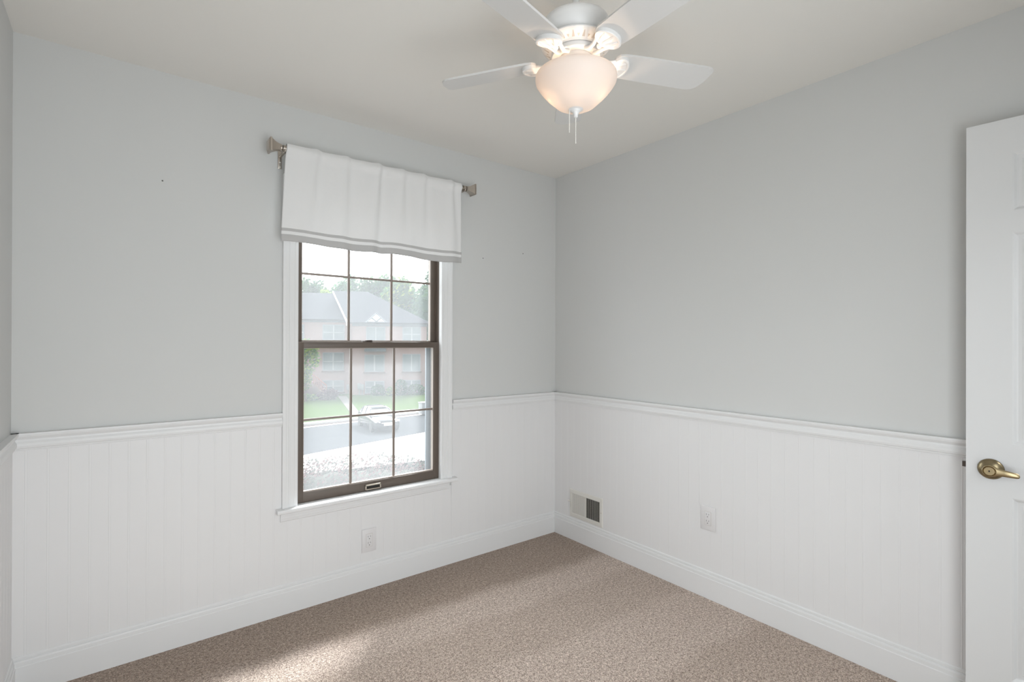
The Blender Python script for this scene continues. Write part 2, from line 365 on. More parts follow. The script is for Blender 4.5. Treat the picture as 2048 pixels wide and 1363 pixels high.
RAIL = [(0, 0.895), (0.0075, 0.8955), (0.0080, 0.8995), (0.0120, 0.9010), (0.0125, 0.9055), (0.0160, 0.9080), (0.0185, 0.9160), (0.0175, 0.9250),
        (0.0130, 0.9330), (0.0125, 0.9390), (0.0170, 0.9440), (0.0215, 0.9500), (0.0235, 0.9570), (0.0225, 0.9630), (0, 0.9630)]
BASE = [(0, 0), (0.0165, 0), (0.0165, 0.1035), (0.0140, 0.1055), (0.0140, 0.1190), (0.0125, 0.1245), (0.0080, 0.1262), (0.0080, 0.1280), (0.0105, 0.1300),
        (0.0100, 0.1370), (0.0070, 0.1405), (0, 0.1405)]
def run(name, poly, p0, p1, ax, label, cat):
    b = MB(); b.extrude(poly, p0, p1, ax); return struct(b.build(name, M_TRIM), label, cat)
run('trim_6', RAIL, (XL+0.0, 0, 0), (-1.776, 0, 0), (0, -1, 0), 'white chair rail left of the window', 'chair rail')
run('trim_7', RAIL, (-0.833, 0, 0), (0, 0, 0), (0, -1, 0), 'white chair rail right of the window', 'chair rail')
run('trim_8', RAIL, (0, 0, 0), (0, YB, 0), (-1, 0, 0), 'white chair rail along the right wall', 'chair rail')
run('trim_9', RAIL, (XL, 0, 0), (XL, YB, 0), (1, 0, 0), 'white chair rail along the left wall', 'chair rail')
run('baseboard_back', BASE, (XL, 0, 0), (0, 0, 0), (0, -1, 0), 'white moulded baseboard under the window', 'baseboard')
run('baseboard_right', BASE, (0, 0, 0), (0, YB, 0), (-1, 0, 0), 'white moulded baseboard along the right wall', 'baseboard')
run('baseboard_left', BASE, (XL, 0, 0), (XL, YB, 0), (1, 0, 0), 'white moulded baseboard along the left wall', 'baseboard')

# ------------------------------------------------------------------ window
win = struct(empty('window_1', (-1.306, 0, 0.505)), 'double hung brown window with white casing, looking onto brick townhouses', 'window')
CAS = [(0, 0), (0.0115, 0), (0.0130, 0.004), (0.0130, 0.014), (0.0118, 0.0155), (0.0130, 0.017), (0.0140, 0.034), (0.0150, 0.0355), (0.0150, 0.040), (0.0140, 0.0412),
       (0.0165, 0.044), (0.0172, 0.052), (0.0180, 0.0535), (0.0190, 0.060), (0.0190, 0.069), (0.0170, 0.0715), (0, 0.0715)]
def casing(name, p0, p1, up):
    b = MB(); b.extrude(CAS, p0, p1, (0, -1, 0), up); return b.build(name, M_TRIM, win)
casing('casing', (WX0, 0, 0.505), (WX0, 0, WZ1), (-1, 0, 0)); casing('casing', (WX1, 0, 0.505), (WX1, 0, WZ1), (1, 0, 0))
casing('casing', (WX0-0.0715, 0, WZ1), (WX1+0.0715, 0, WZ1), (0, 0, 1))
b = MB(); b.extrude([(-0.018, 0.487), (0.043, 0.487), (0.0465, 0.491), (0.047, 0.499), (0.0445, 0.5055), (0.040, 0.507), (-0.018, 0.508)], (-1.802, 0, 0), (-0.812, 0, 0), (0, -1, 0))
b.build('window_stool', M_TRIM, win)
b = MB(); b.extrude([(0.0, 0.487), (0.016, 0.487), (0.0165, 0.470), (0.0145, 0.4685), (0.0145, 0.4665), (0.0135, 0.455), (0.0120, 0.4535), (0.011, 0.445), (0.006, 0.441), (0, 0.441)], (-1.782, 0, 0), (-0.852, 0, 0), (0, -1, 0))
b.build('apron', M_TRIM, win)
b = MB()                                        # white jamb lining then brown frame
b.box(WX0-0.012, WX0+0.0006, 0.0, 0.017, 0.507, WZ1); b.box(WX1-0.0006, WX1+0.012, 0.0, 0.017, 0.507, WZ1); b.box(WX0, WX1, 0.0, 0.017, WZ1-0.004, WZ1+0.01)
b.build('jamb', M_TRIM, win)
b = MB()
for x0, x1 in ((WX0-0.03, WX0+0.0008), (WX1-0.0008, WX1+0.03)): b.box(x0, x1, 0.017, 0.15, 0.50, WZ1)
for x0, x1 in ((WX0, WX0+0.006), (WX1-0.006, WX1)): b.box(x0, x1, 0.0495, 0.0535, 1.303, WZ1-0.02)
b.box(WX0, WX1, 0.017, 0.15, WZ1-0.02, WZ1-0.001); b.box(WX0, WX1, 0.018, 0.17, 0.485, 0.508)
b.build('window_frame', M_BROWN, win)
def sash(name, y0, y1, yg, x0, x1, z0, z1, st, zr0, zr1):
    s = MB(); s.bbox(x0, x0+st, y0, y1, z0, z1, 0.0015); s.bbox(x1-st, x1, y0, y1, z0, z1, 0.0015)
    s.bbox(x0+st-0.001, x1-st+0.001, y0, y1, z0, zr0, 0.0015); s.bbox(x0+st-0.001, x1-st+0.001, y0, y1, zr1, z1, 0.0015)
    so = s.build(name, M_BROWN, win)
    gx0, gx1 = x0+st, x1-st
    q = MB(); e = 0.006                          # pale glazing bead round the glass
    q.box(gx0, gx0+e*0.4, y0+0.006, yg, zr0, zr1); q.box(gx1-e*0.4, gx1, y0+0.006, yg, zr0, zr1); q.box(gx0, gx1, y0+0.006, yg, zr0, zr0+e); q.box(gx0, gx1, y0+0.006, yg, zr1-e*0.4, zr1)
    q.build('glazing_bead', M_BEAD, so)
    q = MB(); q.box(gx0-0.004, gx1+0.004, yg, yg+0.004, zr0-0.004, zr1+0.004); q.build('pane', M_PANE, so)
    for k in (1, 2):
        xm = gx0+(gx1-gx0)*k/3; q = MB(); q.bbox(xm-0.0065, xm+0.0065, yg-0.013, yg-0.001, zr0, zr1, 0.003); q.build('muntin', M_MUNTIN, so)
    zm = (zr0+zr1)/2; q = MB(); q.bbox(gx0, gx1, yg-0.0125, yg-0.0015, zm-0.0058, zm+0.0058, 0.003); q.build('muntin', M_MUNTIN, so)
    return so
lo = sash('lower_sash', 0.017, 0.048, 0.041, WX0+0.001, WX1-0.001, 0.509, 1.303, 0.033, 0.556, 1.272)
up = sash('upper_sash', 0.054, 0.086, 0.078, WX0+0.001, WX1-0.001, 1.275, 2.016, 0.033, 1.305, 1.990)
# sash lift on the bottom rail, lock on the meeting rail
b = MB()
b.bbox(-1.356, -1.268, 0.0055, 0.0175, 0.536, 0.543, 0.0012); b.bbox(-1.356, -1.349, 0.0055, 0.0175, 0.517, 0.543, 0.0012); b.bbox(-1.275, -1.268, 0.0055, 0.0175, 0.517, 0.543, 0.0012)
b.bbox(-1.352, -1.272, 0.004, 0.0172, 0.515, 0.521, 0.002)
sl = b.build('sash_lift', M_LIFT, lo)
b = MB(); b.box(-1.349, -1.275, 0.0145, 0.0168, 0.5215, 0.536); b.build('finger_recess', M_DARK, lo)
b = MB(); b.bbox(-1.368, -1.312, 0.022, 0.046, 1.303, 1.309, 0.0015)
b.lathe([(0.011, 1.309), (0.011, 1.3125), (0.006, 1.3145)], 16, mx=T((-1.338, 0.034, 0)))
b.bbox(-1.345, -1.315, 0.020, 0.030, 1.309, 1.3135, 0.0015); b.build('sash_lock', M_LOCK, lo)
b = MB()
for x0, x1 in ((WX0+0.002, WX0+0.032), (WX1-0.040, WX1-0.009)): b.bbox(x0, x1, 0.100, 0.112, 0.512, 1.300, 0.001)
b.bbox(WX0+0.03, WX1-0.03, 0.100, 0.112, 0.512, 0.535, 0.001); b.bbox(WX0+0.03, WX1-0.03, 0.100, 0.112, 1.278, 1.300, 0.001)
b.build('screen_frame', M_SCREEN, win)

# added window behind the camera, made to hold the fill light
w2 = struct(empty('added_window', (-1.85, YB-0.06, 0.15)), 'added white framed window behind the camera that holds the fill light', 'window')
b = MB()
for x0, x1, z0, z1 in ((-2.54, -2.49, 0.15, 1.8), (-1.21, -1.16, 0.15, 1.8), (-2.49, -1.21, 0.15, 0.20), (-2.49, -1.21, 1.75, 1.8), (-2.49, -1.21, 0.96, 1.0)): b.box(x0, x1, YB-0.08, YB-0.04, z0, z1)
b.build('added_sash', M_TRIM, w2)
b = MB(); b.box(-2.49, -1.21, YB-0.062, YB-0.058, 0.20, 1.75); b.build('pane', M_PANE, w2)

# ------------------------------------------------------------------ curtain rod and valance
RY, RZ = -0.090, 2.199
rod = tag(empty('curtain_rod', (-1.31, RY, RZ)), 'brushed nickel curtain rod with flared square finials above the window', 'curtain rod')
b = MB(); b.tube([(-1.792, RY, RZ), (-0.800, RY, RZ)], 0.0105, 16); b.build('pole', M_NICKEL, rod)
def finial(xn, sgn):
    """square trumpet: narrow at the neck xn, flaring to an end plate"""
    f = MB(); prof = [(0.0, 0.0125), (0.008, 0.0135), (0.020, 0.0165), (0.032, 0.0215), (0.042, 0.0275), (0.0425, 0.0305), (0.050, 0.0305), (0.0515, 0.0285), (0.0515, 0.023), (0.056, 0.021)]
    n = len(prof); v = []
    for d, h in prof: v += [(xn+sgn*d, RY+sy*h, RZ+sz*h) for sy, sz in ((-1, -1), (1, -1), (1, 1), (-1, 1))]
    fc = [(4*i+k, 4*i+(k+1) % 4, 4*i+4+(k+1) % 4, 4*i+4+k) for i in range(n-1) for k in range(4)] + [(0, 1, 2, 3), tuple(range(4*n-4, 4*n))]
    f.add(v, fc); fo = f.build('finial', M_NICKEL, rod)
    c = MB(); mx = Matrix.Translation((xn, RY, RZ)) @ Matrix.Rotation(R(90), 4, 'Y')
    c.lathe([(0.0135, -0.003), (0.0155, -0.0015), (0.0155, 0.004), (0.0135, 0.0055)], 24, mx=mx)
    c.build('collar', M_NICKEL, fo)
finial(-1.806, -1); finial(-0.790, 1)
def bracket(x):
    k = MB(); k.bbox(x-0.009, x+0.009, -0.004, -0.0, 2.128, 2.215, 0.0018); k.bbox(x-0.006, x+0.006, RY+0.004, -0.003, 2.180, 2.187, 0.0015)
    k.tube([(x, RY+0.006, 2.1835), (x, RY-0.012, 2.1845), (x, RY-0.016, 2.192)], 0.0045, 8)
    mx = Matrix.Translation((x, RY, RZ)) @ Matrix.Rotation(R(90), 4, 'Y')
    k.lathe([(0.0115, -0.008), (0.0150, -0.008), (0.0150, 0.008), (0.0115, 0.008)], 24, mx=mx, caps=False)
    ko = k.build('bracket', M_NICKEL, rod)
    for z in (2.136, 2.158):
        s = MB(); s.lathe([(0.0, 0.0025), (0.003, 0.002), (0.0042, 0)], 12, mx=Matrix.Translation((x, -0.004, z)) @ Matrix.Rotation(R(90), 4, 'X')); s.build('screw', M_CHAIN, ko)
bracket(-1.789); bracket(-0.808)

def valance():
    NX, NZ = 150, 44
    zt, zb = 2.222, 1.763
    folds = [(-1.632, 0.9), (-1.487, 0.8), (-1.318, 1.0), (-1.185, 0.8), (-1.060, 0.8), (-0.885, 0.9)]
    def off(x, t):                                # t: 0 top .. 1 bottom, returns y shift (negative = to room) and z shift
        y = zs = 0.0
        for i, (fx, a) in enumerate(folds):
            c = fx + (0.035*(i == 0) + 0.012*(i == 2) - 0.02*(i == 5)) * -t
            u = x-c
            wv = 0.020+0.020*t
            fade = (1-0.75*t) if i != 2 else (1-0.1*t)
            y += -a*0.013*fade*math.exp(-((u+wv*0.5)/wv)**2) + a*0.012*fade*math.exp(-((u-wv*0.4)/(wv*0.7))**2)
            zs += a*0.0045*(1-t)*math.exp(-((u+0.015)/0.03)**2) - a*0.0035*(1-t)*math.exp(-((u-0.03)/0.03)**2)
        y += 0.006*math.sin(x*23+1.2)*t + 0.004*math.sin(x*51)*t*t
        if t > 0.5:
            q = (t-0.5)*2
            zs += q*q*(0.006*math.sin((x+1.8)*13.5)) - q*0.005/(1+math.exp(-(x+1.315)/0.006))+0.0025*q
        return y, zs
    b = MB(); v = []; mi = []
    rows = []
    for j in range(NZ+1):
        t = j/NZ
        rows.append(t)
    cut = [0.862, 0.893, 0.927]                   # grey band, white gap, grey hem band
    rows = sorted(set([round(t, 4) for t in rows if all(abs(t-c) > 0.012 for c in cut)] + cut))
    for t in rows:
        xl = -1.781-0.026*t**0.8; xr = -0.829+0.009*t
        for i in range(NX+1):
            s = i/NX; x = xl+(xr-xl)*s; dy, dz = off(-1.781+(0.952)*s, t)
            z = zt+(zb-zt)*t + dz
            # the pocket wraps the rod near the top
            bulge = -0.0135*math.exp(-((z-RZ)/0.02)**2)
            v.append((x, RY-0.004+bulge+dy*(0.55+0.45*min(1, t*4)), z))
    n = NX+1; fr = []; fm = []
    for j in range(len(rows)-1):
        tm = (rows[j]+rows[j+1])/2; band = 1 if (cut[0] < tm < cut[1] or tm > cut[2]) else 0
        for i in range(NX): fr.append((j*n+i, j*n+i+1, (j+1)*n+i+1, (j+1)*n+i)); fm.append(band)
    # back layer of the rod pocket
    for f, k in zip(fr, fm): pass
    o = len(v); pr = [(0.0, -0.001, zt), (0.5, 0.012, zt-0.004), (1, 0.0155, RZ), (1, 0.0125, RZ-0.016), (1, 0.002, RZ-0.026)]
    top = v[:n]
    for _, dy, z in pr:
        for i in range(n): v.append((top[i][0], RY+dy+0.004, z + (top[i][2]-zt)*0.9))
    for j in range(len(pr)-1):
        for i in range(NX): fr.append((o+j*n+i, o+(j+1)*n+i, o+(j+1)*n+i+1, o+j*n+i+1)); fm.append(0)
    for i in range(NX): fr.append((i, o+i, o+i+1, i+1)); fm.append(0)
    b.v = v; b.f = fr; b.mi = fm; b.sm = [True]*len(fr)
    ob = b.build('valance', [M_VAL, M_BAND])
    sd = ob.modifiers.new('thick', 'SOLIDIFY'); sd.thickness = 0.0012; sd.offset = 0
    tag(ob, 'white cotton valance with two grey bands at its hem, hung over the window top', 'curtain')
valance()

# ------------------------------------------------------------------ door
DA = Vector((-0.0968, -2.1785, 0.0)); DROT = math.atan2(-0.998, 0.062)
door = struct(empty('door_1', DA, DROT), 'white six panel door standing open along the right wall', 'door')
# local x runs from the free edge to the hinges, local y points from the room face to the back... room face at y = 0
def dl(p): return door.matrix_basis @ Vector(p)
def dbuild(mb, name, m, parent=None):
    parent = parent or door
    o = mb.build(name, m, parent, fix=False); return o
YS = -1   # room side is local -y
DW, DZ0, DZ1, DT = 0.762, 0.014, 2.045, 0.035
b = MB()
cols = [(0.1135, 0.3275), (0.4345, 0.6485)]; rws = [(0.205, 0.800), (0.974, 1.670), (1.740, 1.932)]
xs = [0, cols[0][0], cols[0][1], cols[1][0], cols[1][1], DW]; zs = [DZ0] + [z for r_ in rws for z in r_] + [DZ1]
for side in (0, 1):
    yf = 0.0 if side == 0 else DT; sg = 1 if side == 0 else -1
    for i in range(5):
        for j in range(7):
            x0, x1, z0, z1 = xs[i], xs[i+1], zs[j], zs[j+1]
            if i in (1, 3) and j in (1, 3, 5):
                rings = [(0, 0), (0.004, 0.0015), (0.010, 0.0075), (0.014, 0.0085), (0.022, 0.0085), (0.030, 0.0055), (0.044, 0.0022), (0.046, 0.002)]
                v = []
                for ins, dep in rings:
                    y = yf+sg*dep; v += [(x0+ins, y, z0+ins), (x1-ins, y, z0+ins), (x1-ins, y, z1-ins), (x0+ins, y, z1-ins)]
                f = [(4*k+q, 4*k+(q+1) % 4, 4*k+4+(q+1) % 4, 4*k+4+q) for k in range(len(rings)-1) for q in range(4)] + [tuple(range(4*len(rings)-4, 4*len(rings)))]
                b.add(v, f)
            else: b.add([(x0, yf, z0), (x1, yf, z0), (x1, yf, z1), (x0, yf, z1)], [(0, 1, 2, 3)])
b.add([(0, 0, DZ0), (0, DT, DZ0), (0, DT, DZ1), (0, 0, DZ1), (DW, 0, DZ0), (DW, DT, DZ0), (DW, DT, DZ1), (DW, 0, DZ1)],
      [(0, 1, 2, 3), (4, 7, 6, 5), (0, 4, 5, 1), (3, 2, 6, 7)])
leaf = dbuild(b, 'door_leaf', M_DOOR)
HX, HZ = 0.0630, 0.8870
hd = MB()
ry = Matrix.Translation((HX, 0, HZ)) @ Matrix.Rotation(R(90), 4, 'X')       # lathe axis -> local -y
hd.lathe([(0.0335, 0.0), (0.0340, 0.003), (0.0325, 0.006), (0.0270, 0.010), (0.0200, 0.0130), (0.0135, 0.0150), (0.0125, 0.024), (0.0125, 0.034)], 40, mx=ry)
ho = dbuild(hd, 'door_handle', M_BRASSD); ho['label'] = 'antique brass lever handle'
lv = MB()
# lever: round hub then a paddle running towards the hinge and slightly down
st = [(-0.0190, 0.0, 0.004), (-0.0135, 0.0, 0.0145), (0.0, 0.0, 0.0195), (0.012, -0.0003, 0.0178), (0.024, -0.0010, 0.0130), (0.045, -0.0022, 0.0108), (0.070, -0.0042, 0.0094), (0.083, -0.0056, 0.0088), (0.0895, -0.0064, 0.0060), (0.0915, -0.0068, 0.002)]
v = []; seg = 14
for sx, sz, hh in st:
    sx = sx*0.78 if sx > 0.012 else sx
    for k in range(seg):
        a = 2*math.pi*k/seg; th = 0.0065 if sx < 0.02 else 0.0052
        v.append((HX+sx, -0.041-th*math.cos(a)*(hh/0.0195)**0.35 + (0.004 if sx > 0.06 else 0.0), HZ+sz+hh*math.sin(a)))
lv.add(v, [(i*seg+k, i*seg+(k+1) % seg, (i+1)*seg+(k+1) % seg, (i+1)*seg+k) for i in range(len(st)-1) for k in range(seg)] + [tuple(range(seg)), tuple(range(len(v)-seg, len(v)))], 0, True)
dbuild(lv, 'lever', M_BRASS, ho)
rg = MB(); rm = Matrix.Translation((HX, -0.0465, HZ)) @ Matrix.Rotation(R(90), 4, 'X')
rg.lathe([(0.0, 0.0012), (0.0132, 0.0012), (0.0138, 0.0002), (0.0147, 0.0018), (0.0156, 0.0002), (0.0165, 0.0016), (0.0173, 0.0)], 40, mx=rm); dbuild(rg, 'rope_ring', M_BRASS, ho)
pk = MB(); pk.box(HX-0.0016, HX+0.0016, -0.0488, -0.0470, HZ-0.0026, HZ+0.0026); dbuild(pk, 'keyhole', M_DARK, ho)
lt = MB(); lt.prism([(-0.011, 0.012), (-0.011, 0.016), (0.0, 0.024), (0.0, 0.009)], 0.881, 0.899); lt.box(-0.0008, 0.0012, 0.005, 0.030, 0.867, 0.913); dbuild(lt, 'latch_bolt', M_LOCK)
for z in (0.20, 1.03, 1.86):
    hg = MB(); hg.lathe([(0.006, z-0.045), (0.006, z+0.045)], 14, mx=T((DW+0.006, DT+0.002, 0))); hg.box(DW-0.03, DW+0.001, DT, DT+0.002, z-0.044, z+0.044); dbuild(hg, 'hinge', M_BRASSD)

# ------------------------------------------------------------------ outlets and register
def outlet(loc, rz, label):
    o = tag(empty('wall_outlet', loc, rz), label, 'outlet', 'white wall outlets')
    def pb(mb, name, m, par=o): return mb.build(name, m, par, fix=False)
    p = MB(); p.bbox(-0.0395, 0.0395, -0.0062, 0.0, -0.061, 0.061, 0.0022); pb(p, 'cover_plate', M_PLATE)
    p = MB(); p.bbox(-0.0172, 0.0172, -0.0082, -0.004, -0.0340, 0.0340, 0.0012); ins = pb(p, 'receptacle', M_PLATE)
    g = MB()                                      # shadow gap round the insert
    for x0, x1, z0, z1 in ((-0.0182, -0.0172, -0.035, 0.035), (0.0172, 0.0182, -0.035, 0.035), (-0.0182, 0.0182, 0.034, 0.035), (-0.0182, 0.0182, -0.035, -0.034)): g.box(x0, x1, -0.0064, -0.0055, z0, z1)
    pb(g, 'insert_gap', M_SLOT)
    for zc in (0.0165, -0.0165):
        for dx, hh in ((-0.0064, 0.0042), (0.0064, 0.0034)):
            s = MB(); s.box(dx-0.0009, dx+0.0009, -0.0084, -0.0080, zc+0.0045-hh, zc+0.0045+hh); q = pb(s, 'slot', M_SLOTD, ins)
        s = MB(); s.lathe([(0.0024, 0.0080), (0.0024, 0.0084), (0.0, 0.0084)], 12, mx=Matrix.Translation((0, 0, zc-0.0075)) @ Matrix.Rotation(R(90), 4, 'X')); pb(s, 'ground_hole', M_SLOTD, ins)
    return o
outlet((-1.341, -0.005, 0.254), 0.0, 'white wall outlet under the window')
outlet((-0.005, -1.162, 0.407), R(-90), 'white wall outlet on the right wall, between vent and door')

reg = tag(empty('floor_register', (-0.005, -0.302, 0.240), R(-90)), 'cream metal air vent grille low on the right wall by the corner', 'vent')
reg.name = 'air_register'
def rb(mb, name, m, par=reg): return mb.build(name, m, par, fix=False)
# local x runs from the corner side (-x ... corner) to the door side; local -y points into the room
RW, RH = 0.1455, 0.0905
b = MB()
gx, gz = 0.123, 0.064
fr = [(RW, RH, 0.0), (RW, RH, 0.0025), (RW-0.004, RH-0.004, 0.006), (gx+0.004, gz+0.004, 0.0075), (gx, gz, 0.006), (gx, gz, 0.0)]
v = []
for hx, hz, d in fr: v += [(-hx, -d, -hz), (hx, -d, -hz), (hx, -d, hz), (-hx, -d, hz)]
b.add(v, [(4*k+q, 4*k+(q+1) % 4, 4*k+4+(q+1) % 4, 4*k+4+q) for k in range(len(fr)-1) for q in range(4)])
rb(b, 'register_frame', M_VENT)
b = MB(); b.box(-0.004, 0.004, -0.0068, 0.002, -gz, gz); rb(b, 'centre_bar', M_VENT)
b = MB(); b.box(-gx, gx, -0.0006, -0.0001, -gz, gz); rb(b, 'duct_opening', M_DARK)
NV = 13
for half in (-1, 1):
    for k in range(NV):
        xc = half*(0.004+(gx-0.004)*(k+0.5)/NV)
        # louvres of the two halves lean opposite ways
        a = R(-13) if half < 0 else R(46)
        s = MB(); s.box(-0.0029 if half < 0 else -0.0042, 0.0029 if half < 0 else 0.0042, -0.0005, 0.0005, -gz, gz, mx=Matrix.Translation((xc, -0.0035, 0)) @ Matrix.Rotation(-a if half < 0 else -a, 4, 'Z'))
        rb(s, 'louvre', M_VENT)
b = MB(); b.tube([(-0.133, -0.006, 0.006), (-0.133, -0.024, 0.016)], [0.003, 0.0045], 10); b.sphere((-0.133, -0.025, 0.017), 0.0055); b.box(-0.1345, -0.1315, -0.0068, -0.0055, -0.032, 0.004, 1)
rb(b, 'damper_lever', [M_VENT, M_DARK])
for x in (0.134,):
    s = MB(); s.lathe([(0.0, 0.0022), (0.003, 0.0016), (0.0042, 0)], 12, mx=Matrix.Translation((x, -0.006, 0)) @ Matrix.Rotation(R(90), 4, 'X')); rb(s, 'screw', M_SLOT)

# ------------------------------------------------------------------ ceiling fan
FX, FY = -1.3186, -1.5165
PHI0 = math.atan2(-math.cos(STREET), -math.sin(STREET))    # direction from the fan to the rear left corner of the room
fan = tag(empty('ceiling_fan', (FX, FY, H)), 'white five blade ceiling fan with a lit frosted bowl light', 'ceiling fan')
def fl(prof): return [(r_, min(z+0.006, H)-H) for r_, z in prof]
def fb(mb, name, m, par=fan): return mb.build(name, m, par, fix=False)
b = MB(); b.lathe(fl([(0.062, 2.44), (0.064, 2.43), (0.060, 2.405), (0.040, 2.383), (0.016, 2.375)]), 40); fb(b, 'canopy', M_FAN)
b = MB(); b.lathe(fl([(0.0105, 2.39), (0.0105, 2.24)]), 20); fb(b, 'downrod', M_FAN)
b = MB(); b.lathe(fl([(0.012, 2.270), (0.022, 2.269), (0.026, 2.263), (0.085, 2.2585), (0.0965, 2.2520), (0.1010, 2.2420), (0.1007, 2.234), (0.0970, 2.220), (0.0905, 2.208), (0.0870, 2.199), (0.0852, 2.1975), (0.0865, 2.1945), (0.0850, 2.1895), (0.03, 2.1890)]), 64)
fb(b, 'motor_housing', M_FAN)
vr = MB(); vr.lathe(fl([(0.084, 2.1900), (0.0975, 2.1895), (0.1025, 2.1870), (0.1035, 2.1830), (0.1005, 2.1795), (0.0980, 2.1780), (0.0780, 2.1655), (0.0755, 2.1645), (0.0730, 2.1620), (0.0600, 2.1615)]), 80)
vro = fb(vr, 'vent_ring', M_FAN)
sl = MB()                                         # tapered slots alternating with small wedges, set flush in the cone of the ring
def conept(a, q, lift=0.0006):
    r1, z1, r2, z2 = 0.0970, 2.17737, 0.0785, 2.16581
    r_ = r1+(r2-r1)*q; z = z1+(z2-z1)*q+0.006
    n_ = Vector((0.625, -1)).normalized()
    return ((r_+lift*n_.x)*math.cos(a), (r_+lift*n_.x)*math.sin(a), z+lift*n_.y-H)
for k in range(36):
    a = 2*math.pi*k/36
    if k % 2 == 0: q = [(a-0.010, 0.05), (a+0.010, 0.05), (a+0.052, 0.90), (a-0.052, 0.90)]
    else: q = [(a-0.046, 0.50), (a+0.046, 0.50), (a+0.010, 0.85), (a-0.010, 0.85)]
    sl.add([conept(*p) for p in q], [(0, 1, 2, 3)])
fb(sl, 'vent_slots', M_SLOT, vro)
b = MB(); b.lathe(fl([(0.066, 2.1620), (0.0715, 2.1600), (0.0730, 2.1545), (0.0715, 2.1480), (0.066, 2.1460), (0.050, 2.1460)]), 64); fb(b, 'flywheel', M_FAN)
b = MB(); b.lathe(fl([(0.045, 2.1480), (0.0495, 2.1455), (0.0505, 2.1420), (0.0505, 2.1000), (0.0490, 2.0800), (0.0350, 2.0760), (0.0080, 2.0750)]), 56)
b.box(-0.0034, 0.0034, -0.0515, -0.0500, 2.1250-H, 2.1275-H, 1, mx=Matrix.Rotation(PHI0+R(98), 4, 'Z'))
fb(b, 'switch_housing', [M_FAN, M_DARK])
bo = [(0.1105, 2.0880), (0.1165, 2.0870), (0.1190, 2.0820), (0.1195, 2.0740), (0.1175, 2.0620), (0.1125, 2.0470), (0.1045, 2.0300), (0.0930, 2.0120), (0.0790, 1.9960), (0.0620, 1.9820), (0.0430, 1.9715), (0.0220, 1.9655), (0.010, 1.9645)]
bo = [(r_*1.015*(1-0.10*max(0, min(1, (2.0620-z)/0.06))*min(1, max(0, (z-1.966)/0.03))), 2.0960 - (2.0880-z)*0.83) for r_, z in bo]
b = MB(); b.lathe(fl(bo), 72, caps=False); bowl = fb(b, 'glass_bowl', M_BOWL)
sd = bowl.modifiers.new('thick', 'SOLIDIFY'); sd.thickness = 0.003; sd.offset = -1
bowl['label'] = 'lit frosted glass bowl'
fz = 2.0960-0.83*(2.0880-1.9645)-1.9645
b = MB(); b.lathe([(r_, z+fz) for r_, z in fl([(0.0, 1.9740), (0.0200, 1.9730), (0.0228, 1.9705), (0.0232, 1.9675), (0.0215, 1.9650), (0.0150, 1.9630), (0.0140, 1.9600), (0.0095, 1.9570), (0.0080, 1.9520), (0.0065, 1.9500), (0.0060, 1.9430), (0.0030, 1.9415)])], 32); fb(b, 'finial', M_FAN)
def chain(x, y, z0, z1, name='pull_chain'):
    c = MB(); z = z0
    while z > z1: c.sphere((x, y, z-H), 0.00165, sub=1); z -= 0.0040
    c.tube([(x, y, z0-H), (x, y, z1-H)], 0.0006, 6); return fb(c, name, M_CHAIN)
RV = Vector((math.cos(STREET), -math.sin(STREET)))
chain(0.0, 0.0, 1.9480+fz, 1.8985); chain(-0.0190*RV.x, -0.0190*RV.y, 1.9720+fz, 1.9320)
# blades with their irons
BL, BW, PIT = 0.448, 0.100, R(-12)
def blade_outline():
    p = [(0.118, -0.012), (0.119, -0.028), (0.128, -0.041), (0.145, -0.0465), (0.22, -0.049), (BL-0.032, -0.0515), (BL-0.012, -0.0500), (BL-0.002, -0.0440), (BL, -0.034), (BL-0.004, 0.010), (BL-0.014, 0.034), (BL-0.028, 0.0470), (BL-0.046, 0.0515)]
    q = [(0.22, 0.049), (0.145, 0.0465), (0.128, 0.041), (0.119, 0.028), (0.118, 0.012)]
    return p+q
def blade_mesh():
    b = MB(); o = blade_outline(); b.prism(o, -0.003, 0.003); return b
def iron_mesh():
    i = MB()
    i.tube([(0.064, -0.016, -0.005), (0.080, -0.014, -0.011), (0.098, -0.016, -0.010), (0.118, -0.024, -0.0085)], [0.0065, 0.006, 0.006, 0.005], 10)
    i.tube([(0.064, 0.016, -0.005), (0.080, 0.014, -0.011), (0.098, 0.016, -0.010), (0.118, 0.024, -0.0085)], [0.0065, 0.006, 0.006, 0.005], 10)
    # rounded shoe under the blade: raised rim, sunk field
    def oval(k, kx=None):
        kx = kx or k
        return [(0.139+0.0290*kx*math.cos(a)*(1.0 if math.cos(a) > 0 else 1.0), 0.0420*k*math.sin(a)) for a in [2*math.pi*j/40 for j in range(40)]]
    rings = [(1.0, -0.0032), (1.0, -0.0130), (0.94, -0.0148), (0.80, -0.0148), (0.74, -0.0125), (0.0, -0.0120)]
    v = []
    for k, z in rings: v += [(x, y, z) for x, y in oval(max(k, 0.02))]
    i.add(v, [(r_*40+j, r_*40+(j+1) % 40, (r_+1)*40+(j+1) % 40, (r_+1)*40+j) for r_ in range(len(rings)-1) for j in range(40)] + [tuple(range(200, 240))], 0, True)
    # leaf veins in relief
    i.tube([(0.100, 0, -0.011), (0.132, 0, -0.0120), (0.166, 0, -0.0130)], [0.0075, 0.0050, 0.0015], 8)
    for s in (-1, 1):
        i.tube([(0.112, s*0.004, -0.0110), (0.130, s*0.017, -0.0125), (0.152, s*0.025, -0.0125)], [0.0050, 0.0060, 0.0015], 8)
    return i
bm0 = im0 = None
